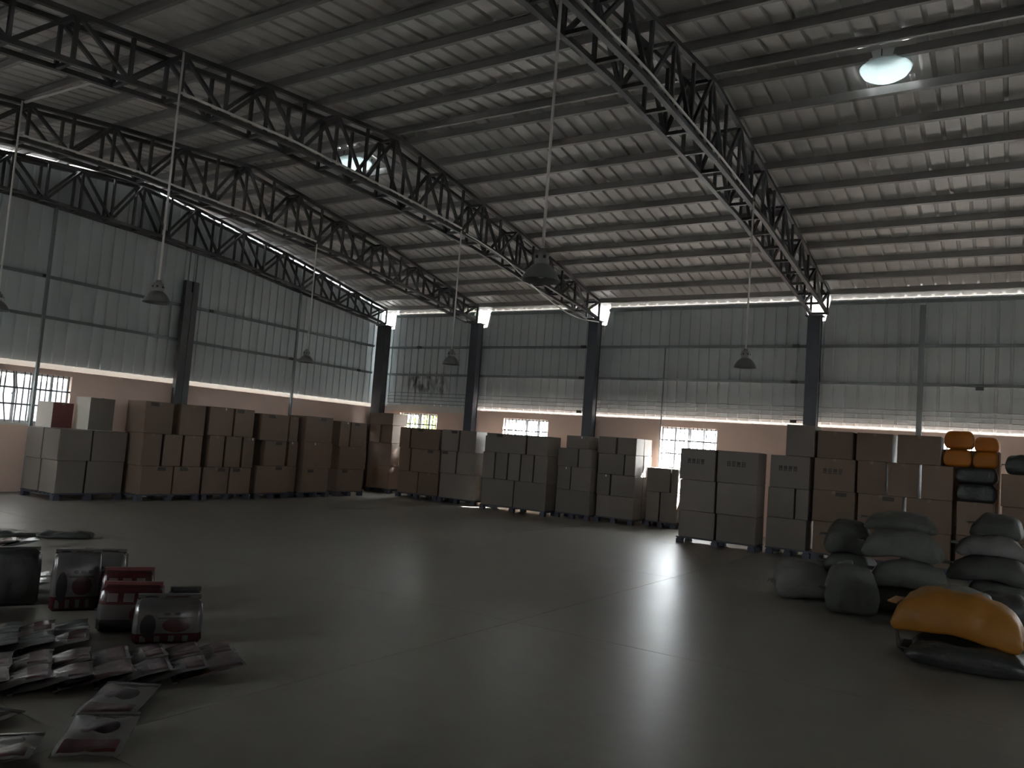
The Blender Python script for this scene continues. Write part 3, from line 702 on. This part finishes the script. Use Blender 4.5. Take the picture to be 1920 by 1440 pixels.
# ------------------------------------------------------------------ sacks
def sack_mesh(L, W, H, seed, boxy=False, droop=0.0):
    rnd = random.Random(seed); ph = [rnd.uniform(0, 6.28) for _ in range(12)]; nu, nv = 28, 26; v = []; f = []
    off = Vector((seed*3.7, seed*1.3, 0))
    for j in range(nv+1):
        t = -1 + 2*j/nv; t = math.copysign(1-(1-abs(t))**1.5, t)
        ex = .20 if boxy else .5
        e = (max(0.0, 1-abs(t)**(8 if boxy else 4.5)))**.5
        ew = .86 + .14*(1-t*t) - (.0 if boxy else .12)*(1 if abs(t) < .6 else 0)*0
        for i in range(nu):
            a = 2*PI*i/nu; c, s = math.cos(a), math.sin(a)
            y = math.copysign(abs(c)**(.35 if boxy else .6), c)*W/2*ew; hh = H/2*(.10+.90*e)
            if s >= 0: z = abs(s)**(.35 if boxy else .72)*hh*1.25
            else: z = -abs(s)**.4*H/2*.75*(max(0.0, 1-abs(t)**10))**.5
            z -= droop*(t*t + .5*(2*y/W)**2)
            x = t*L/2*(1 - (.05 if not boxy else .01)*(1-abs(c)))        # corners stick out a little
            p = Vector((x, y, z)); am = .35 if boxy else 1.0
            d = mnoise.noise_vector(p*3.2+off)*.045*am + mnoise.noise_vector(p*9+off)*.026*am
            if z < 0: d.z *= .3
            k = min(1, (1-abs(t))*6+.25)
            v.append((x + d.x*.6*k, y + d.y*.7*k, z + d.z*k))
    for j in range(nv):
        for i in range(nu): f.append((j*nu+i, j*nu+(i+1) % nu, (j+1)*nu+(i+1) % nu, (j+1)*nu+i))
    f.append(tuple(reversed(range(nu)))); f.append(tuple(nv*nu+i for i in range(nu)))
    zm = min(p[2] for p in v if abs(p[0]) < L*.12 and abs(p[1]) < W*.15); v = [(p[0], p[1], p[2]-zm) for p in v]      # underside at mid length rests at z = 0
    zM = max(p[2] for p in v); v = [(p[0], p[1], p[2]*H/zM) for p in v]
    return v, f
NS = [100]
def sack(cx, cy, z0, L, W, H, label, m='sack', rz=0.0, ry=0.0, rx=0.0, group='woven sacks in the pile', name='woven_sack', tie=True, boxy=False, droop=0.0):
    NS[0] += 1; v, f = sack_mesh(L, W, H, NS[0], boxy, droop)
    me = mesh('sack', v, f, m, True); o = obj(name, me); 
    o.matrix_basis = Matrix.Translation((cx, cy, z0)) @ Matrix.Rotation(rz, 4, 'Z') @ Matrix.Rotation(ry, 4, 'Y') @ Matrix.Rotation(rx, 4, 'X')
    tag(o, label, 'sack', group)
    if tie:   # sewn end: a thin flat flap with a string
        h = H*.46; s = -1
        MB().box(s*L/2-.05, s*L/2+.03, -W*.30, W*.30, h-.006, h+.006).build('sewn_end', m, o, world=o.matrix_basis)
        MB().tube([(s*L/2-.04, -W*.26, h), (s*L/2-.04, W*.26, h), (s*L/2-.06, W*.30, h-.03)], .004, 5).build('closing_string', 'string', o, world=o.matrix_basis)
    return o
sack(15.24, -7.55, 0, .86, .56, .34, 'sack at the bottom of the main sack pile')
sack(15.22, -7.66, .33, .80, .56, .32, 'sack in the middle of the main sack pile, second from below', droop=.07, rz=.06)
sack(15.13, -7.50, .64, .84, .56, .32, 'plump sack near the top of the main sack pile', droop=.07, rz=-.04)
sack(15.07, -7.20, .95, .80, .50, .20, 'flattened sack lying on top of the main sack pile', droop=.07, rz=.10)
sack(14.50, -7.00, 0, .62, .58, .30, 'sack on the floor behind the pale leaning sack', rz=.3)
sack(14.50, -6.98, .29, .60, .56, .30, 'sack second from below behind the pale leaning sack', droop=.07, rz=-.2)
sack(14.46, -7.02, .58, .58, .55, .40, 'sack on top left of the sack pile before the cartons', droop=.07, rz=.2)
sack(14.06, -7.62, 0, .66, .48, .47, 'pale leaning sack at the left foot of the sack pile', 'sack_white', rz=.35, ry=-.12)
sack(14.70, -8.24, 0, .56, .42, .56, 'grey upright sack slumped in front of the sack pile', rz=.25)
sack(14.62, -8.20, .525, .16, .12, .06, 'small crumpled white scrap lying on the upright sack', 'sack_white', group='loose scraps', name='paper_scrap', tie=False)
sack(16.22, -6.70, 0, .95, .60, .46, 'sack at the bottom of the right sack pile', rz=.05)
sack(16.00, -6.90, .45, .86, .56, .28, 'sack in the middle of the right sack pile', droop=.07, rz=-.05)
sack(15.99, -6.78, .72, .72, .50, .24, 'pale flat sack in the right sack pile', 'sack_white', droop=.06, rz=.08)
sack(16.06, -6.50, .95, .54, .50, .26, 'small rounded sack on top of the right sack pile', droop=.07, rz=-.1)
sack(16.10, -7.75, 0, .60, .50, .42, 'dark sack in front of the right sack pile', 'sack_black', rz=.5)
sack(15.80, -8.62, 0, .72, .50, .34, 'sack on the floor behind the orange sack', rz=.15)
sack(15.78, -8.58, .34, .60, .42, .18, 'thin pale sack lying just behind the orange sack', 'sack_white', droop=.05, rz=.05)
sack(15.92, -10.02, 0, .90, .66, .25, 'dark sack on the floor beneath the orange sack', 'sack_black', rz=.04)
sack(16.86, -9.50, 0, .80, .56, .30, 'dark sack at the right edge beside the orange sack', 'sack_black', rz=.4)
og = sack(15.84, -9.86, .27, 1.0, .62, .36, 'bright orange sack draped over the dark sack in the right foreground', 'sack_orange', rz=-.07, ry=.04, droop=.11, group='orange sacks')
MB().tube([(15.36, -10.02, .30), (15.39, -10.12, .18), (15.41, -10.14, .10), (15.44, -10.12, .06)], [.012, .016, .02, .008], 6).build('tie_tail', 'string', og, world=Matrix.Identity(4))
sack(15.71, -3.02, 1.24, .56, .46, .30, 'black bag lying between the orange bags and the cartons', 'sack_black', rz=.03, group='black bags on the cartons', tie=False, boxy=True)
sack(15.71, -3.02, 1.535, .58, .46, .26, 'black bag directly under the orange bags', 'sack_black', rz=-.03, group='black bags on the cartons', tie=False, boxy=True)
sack(16.40, -3.20, 1.72, .62, .50, .32, 'black bag on the dark stack at the right edge', 'sack_black', group='black bags on the cartons')
OB = 'orange bags lit from behind'
sack(15.42, -2.98, 1.79, .40, .42, .29, 'orange plastic bag glowing from the window behind, lower left one', 'orange_film', rz=.02, group=OB, name='plastic_bag', tie=False, boxy=True)
sack(15.44, -2.98, 2.075, .42, .40, .30, 'orange plastic bag glowing from the window behind, top left one', 'orange_film', rz=-.03, group=OB, name='plastic_bag', tie=False, boxy=True)
sack(15.82, -2.98, 1.79, .36, .42, .26, 'orange plastic bag glowing from the window behind, lower right one', 'orange_film', rz=.02, group=OB, name='plastic_bag', tie=False, boxy=True)
sack(15.83, -2.98, 2.045, .34, .38, .25, 'orange plastic bag glowing from the window behind, top right one', 'orange_film', rz=-.02, group=OB, name='plastic_bag', tie=False, boxy=True)

# ------------------------------------------------------------------ printed pouches in rows on the floor (left foreground)
def pouch_mesh(L, W, H, m, seed):
    rnd = random.Random(seed); nx, nyy = 12, 8; v = []; f = []; p1, p2 = rnd.uniform(0, 6), rnd.uniform(0, 6)
    for side in (1, -1):
        for j in range(nyy+1):
            for i in range(nx+1):
                a, b = -1+2*i/nx, -1+2*j/nyy
                e = max(0, 1-a**4)*max(0, 1-b**4)
                z = side*H/2*(e**.6) + .004*math.sin(5*a+p1+3*b)*(1 if side > 0 else .3) + .003*math.sin(9*b+p2)
                v.append((a*L/2*(1-.02*math.cos(3*b+p1)), b*W/2, z + H/2))
    n = (nx+1)*(nyy+1)
    for s in (0, 1):
        for j in range(nyy):
            for i in range(nx):
                q = [j*(nx+1)+i, j*(nx+1)+i+1, (j+1)*(nx+1)+i+1, (j+1)*(nx+1)+i]
                q = [s*n+k for k in q]; f.append(tuple(q if s == 0 else reversed(q)))
    return mesh('pouch', v, f, m, True)
PM = {k: [pouch_mesh(.40, .30, .036, k, 31+i) for i in range(2)] for k in ('pouch_a', 'pouch_b', 'pouch_c')}
SEAM = mesh('pouch_seam', *(lambda b: (b.v, b.f))(MB().box(.20, .225, -.148, .148, .018, .026)), 'pouch_c')
def pouch(cx, cy, z, rz, tilt, m, label, group):
    o = obj('printed_pouch', random.choice(PM[m])); tag(o, label, 'pouch', group)
    o.matrix_basis = Matrix.Translation((cx, cy, z)) @ Matrix.Rotation(rz, 4, 'Z') @ Matrix.Rotation(tilt, 4, 'Y')
    obj('top_seam', SEAM, o, world=o.matrix_basis); return o
def row(desc, p0, p1, n, wdt, kinds, layers=2):
    """pouches shingled along p0 -> p1 (right end first), two abreast"""
    p0, p1 = Vector(p0), Vector(p1); d = p1-p0; L = d.length; u = d/L; nrm = Vector((-u.y, u.x)); ang = math.atan2(u.y, u.x)
    for side in range(wdt):
        for k in range(n):
            p = p0 + d*(k+.5)/n + nrm*(.318*(side-(wdt-1)/2) + random.uniform(-.006, .006))
            lab = '%s pouch in the %s, %s from the right%s' % ({'pouch_a': 'white-red', 'pouch_b': 'mostly red', 'pouch_c': 'plain silver'}[kinds[(k+side) % len(kinds)]], desc, (ORD + ['seventh', 'eighth', 'ninth', 'tenth'])[k], '' if wdt == 1 else (', front file' if side else ', rear file'))
            pouch(p.x, p.y, .046, ang + random.uniform(-.05, .05), random.uniform(.215, .235), kinds[(k+side) % len(kinds)], lab, 'pouches of the ' + desc)
row('nearest full floor row', (11.86, -14.46), (11.05, -15.95), 8, 2, ['pouch_a', 'pouch_b', 'pouch_a'])
row('second floor row', (10.74, -14.82), (10.14, -15.92), 6, 2, ['pouch_c', 'pouch_a', 'pouch_c'])
row('third floor row', (9.66, -14.98), (9.20, -15.72), 4, 2, ['pouch_c', 'pouch_a'])
row('fourth floor row', (8.85, -14.05), (8.30, -14.90), 4, 2, ['pouch_c', 'pouch_c', 'pouch_a'])
row('fifth floor row', (7.62, -13.55), (7.10, -14.30), 4, 1, ['pouch_c'])
row('sixth floor row', (6.62, -13.05), (6.20, -13.75), 4, 1, ['pouch_c', 'pouch_a'])
pouch(12.12, -15.34, .034, 2.2, -.1, 'pouch_a', 'single white and red pouch lying before the nearest full row', 'loose pouches in the left foreground')
pouch(12.50, -15.68, .034, 2.35, -.12, 'pouch_a', 'white pouch with dark print lying closest to the viewer', 'loose pouches in the left foreground')
pouch(11.86, -15.98, .034, 2.0, .12, 'pouch_b', 'red pouch at the lower left edge of the floor', 'loose pouches in the left foreground')
pouch(12.35, -16.05, .034, 2.5, .1, 'pouch_a', 'white and red pouch in the lower left corner', 'loose pouches in the left foreground')
def bundle(cx, cy, dx, dy, h, rz, m, label, z0=0.0):
    bm = chamfer_box(dx, dy, h, .03)
    bmesh.ops.subdivide_edges(bm, edges=list(bm.edges), cuts=2, use_grid_fill=True)
    for v_ in bm.verts:
        s = v_.co.z/h; v_.co.x *= 1 - .06*max(0, s)*2; v_.co.y *= 1 - .22*max(0, s)*2
        v_.co += Vector((random.uniform(-.004, .004), random.uniform(-.004, .004), random.uniform(-.003, .003)))
    o = bm_obj('pouch_bundle', bm, m); o.matrix_basis = Matrix.Translation((cx, cy, z0+h/2)) @ Matrix.Rotation(rz, 4, 'Z')
    for p in o.data.polygons: p.use_smooth = True
    tag(o, label, 'bundle', 'upright bundles of printed pouches')
    MB().box(-dx/2*.93, dx/2*.93, -.02, .02, h/2-.012, h/2+.022).build('folded_top', 'red_carton' if m == 'bag_b' else m, o, world=o.matrix_basis)
    return o
A_ = .98   # bundles stand facing the viewer
bundle(11.03, -14.30, .46, .28, .31, A_, 'bag_a', 'upright white bundle with dark drop print, nearest of the standing bundles')
bundle(10.58, -14.30, .44, .30, .33, A_-.1, 'bag_b', 'upright red printed bundle behind the nearest white one')
bundle(10.70, -13.93, .24, .22, .27, A_+.1, 'sack_black', 'dark bundle behind the nearest white bundle')
bundle(10.08, -14.02, .40, .28, .34, A_, 'bag_b', 'upright dark red bundle in the middle of the standing row')
bundle(9.72, -14.26, .36, .26, .46, A_+.1, 'bag_a', 'tall white and red bundle toward the far end of the standing row')
bundle(9.45, -13.86, .36, .26, .40, A_-.1, 'bag_a', 'white bundle with red top half hidden behind the tall one')
bundle(9.28, -14.52, .34, .28, .44, A_+.2, 'sack_black', 'dark bundle left of the tall white and red bundle')
sack(6.00, -12.30, 0, .62, .34, .10, 'flat dark bag lying alone on the floor beyond the pouches', 'sack_black', rz=.9, group='flat dark bags on the floor', tie=False)
sack(5.55, -12.72, 0, .60, .34, .08, 'flat dark bag at the left edge beyond the pouches', 'sack_black', rz=.9, group='flat dark bags on the floor', tie=False)

# ------------------------------------------------------------------ outdoors
gr = MB().box(-60, 90, -80, 60, -.5, -.26).build('ground', 'ground'); tag(gr, kind='structure')
fence = empty('boundary_wall', (-2.2, -9, -.26)); tag(fence, 'grey painted boundary wall outside the gable window', 'wall')
for k in range(10): MB().box(-2.28, -2.12, -20+k*2.2, -20+k*2.2+2.19, -.26, 2.20).build('panel', 'outwall', fence, world=Matrix.Identity(4))
MB().box(-2.32, -2.08, -20, 2, 2.20, 2.25).build('coping', 'outwall', fence, world=Matrix.Identity(4))
nb = empty('neighbour_building', (-8, -9, -.26)); tag(nb, 'pale building standing beyond the boundary wall', 'building')
MB().box(-12, -5.0, -24, 4, -.26, 7.2).build('wall_body', 'outpale', nb, world=Matrix.Identity(4))
MB().box(-12.2, -4.6, -24.3, 4.3, 7.2, 7.35).build('roof_slab', 'outwall', nb, world=Matrix.Identity(4))
sh = empty('leafy_tree', (2.4, 3.6, -.26)); tag(sh, 'yellow green leafy tree outside the first eave window', 'tree')
MB().tube([(2.4, 3.6, -.26), (2.35, 3.6, 1.2), (2.5, 3.65, 3.2), (2.6, 3.6, 4.6)], [.12, .10, .08, .04], 8).build('trunk', 'trunk', sh, world=Matrix.Identity(4))
rnd = random.Random(4); v = []; f = []
for k in range(7500):
    while True:
        p = Vector((rnd.uniform(-1, 1), rnd.uniform(-1, 1), rnd.uniform(-1, 1)))
        if p.length < 1: break
    if k < 1500: c = Vector((.2+p.x*2.1, 3.2+p.y*.8, 2.0+p.z*1.2))
    else: c = Vector((3.5+p.x*2.2, 3.8+p.y*1.2, 5.7+p.z*2.3))  # upper crown out of view, added to keep sun off the first window
    a = Vector((rnd.gauss(0, 1), rnd.gauss(0, 1), rnd.gauss(0, 1))).normalized(); b = a.orthogonal().normalized(); q = rnd.uniform(.10, .18) if k >= 1500 else rnd.uniform(.07, .13); n = len(v)
    v += [tuple(c-a*q), tuple(c+b*q*.6), tuple(c+a*q), tuple(c-b*q*.6)]; f.append((n, n+1, n+2, n+3))
lf = obj('foliage', mesh('foliage', v, f, 'leaf'), sh, world=Matrix.Identity(4)); lf['kind'] = 'stuff'
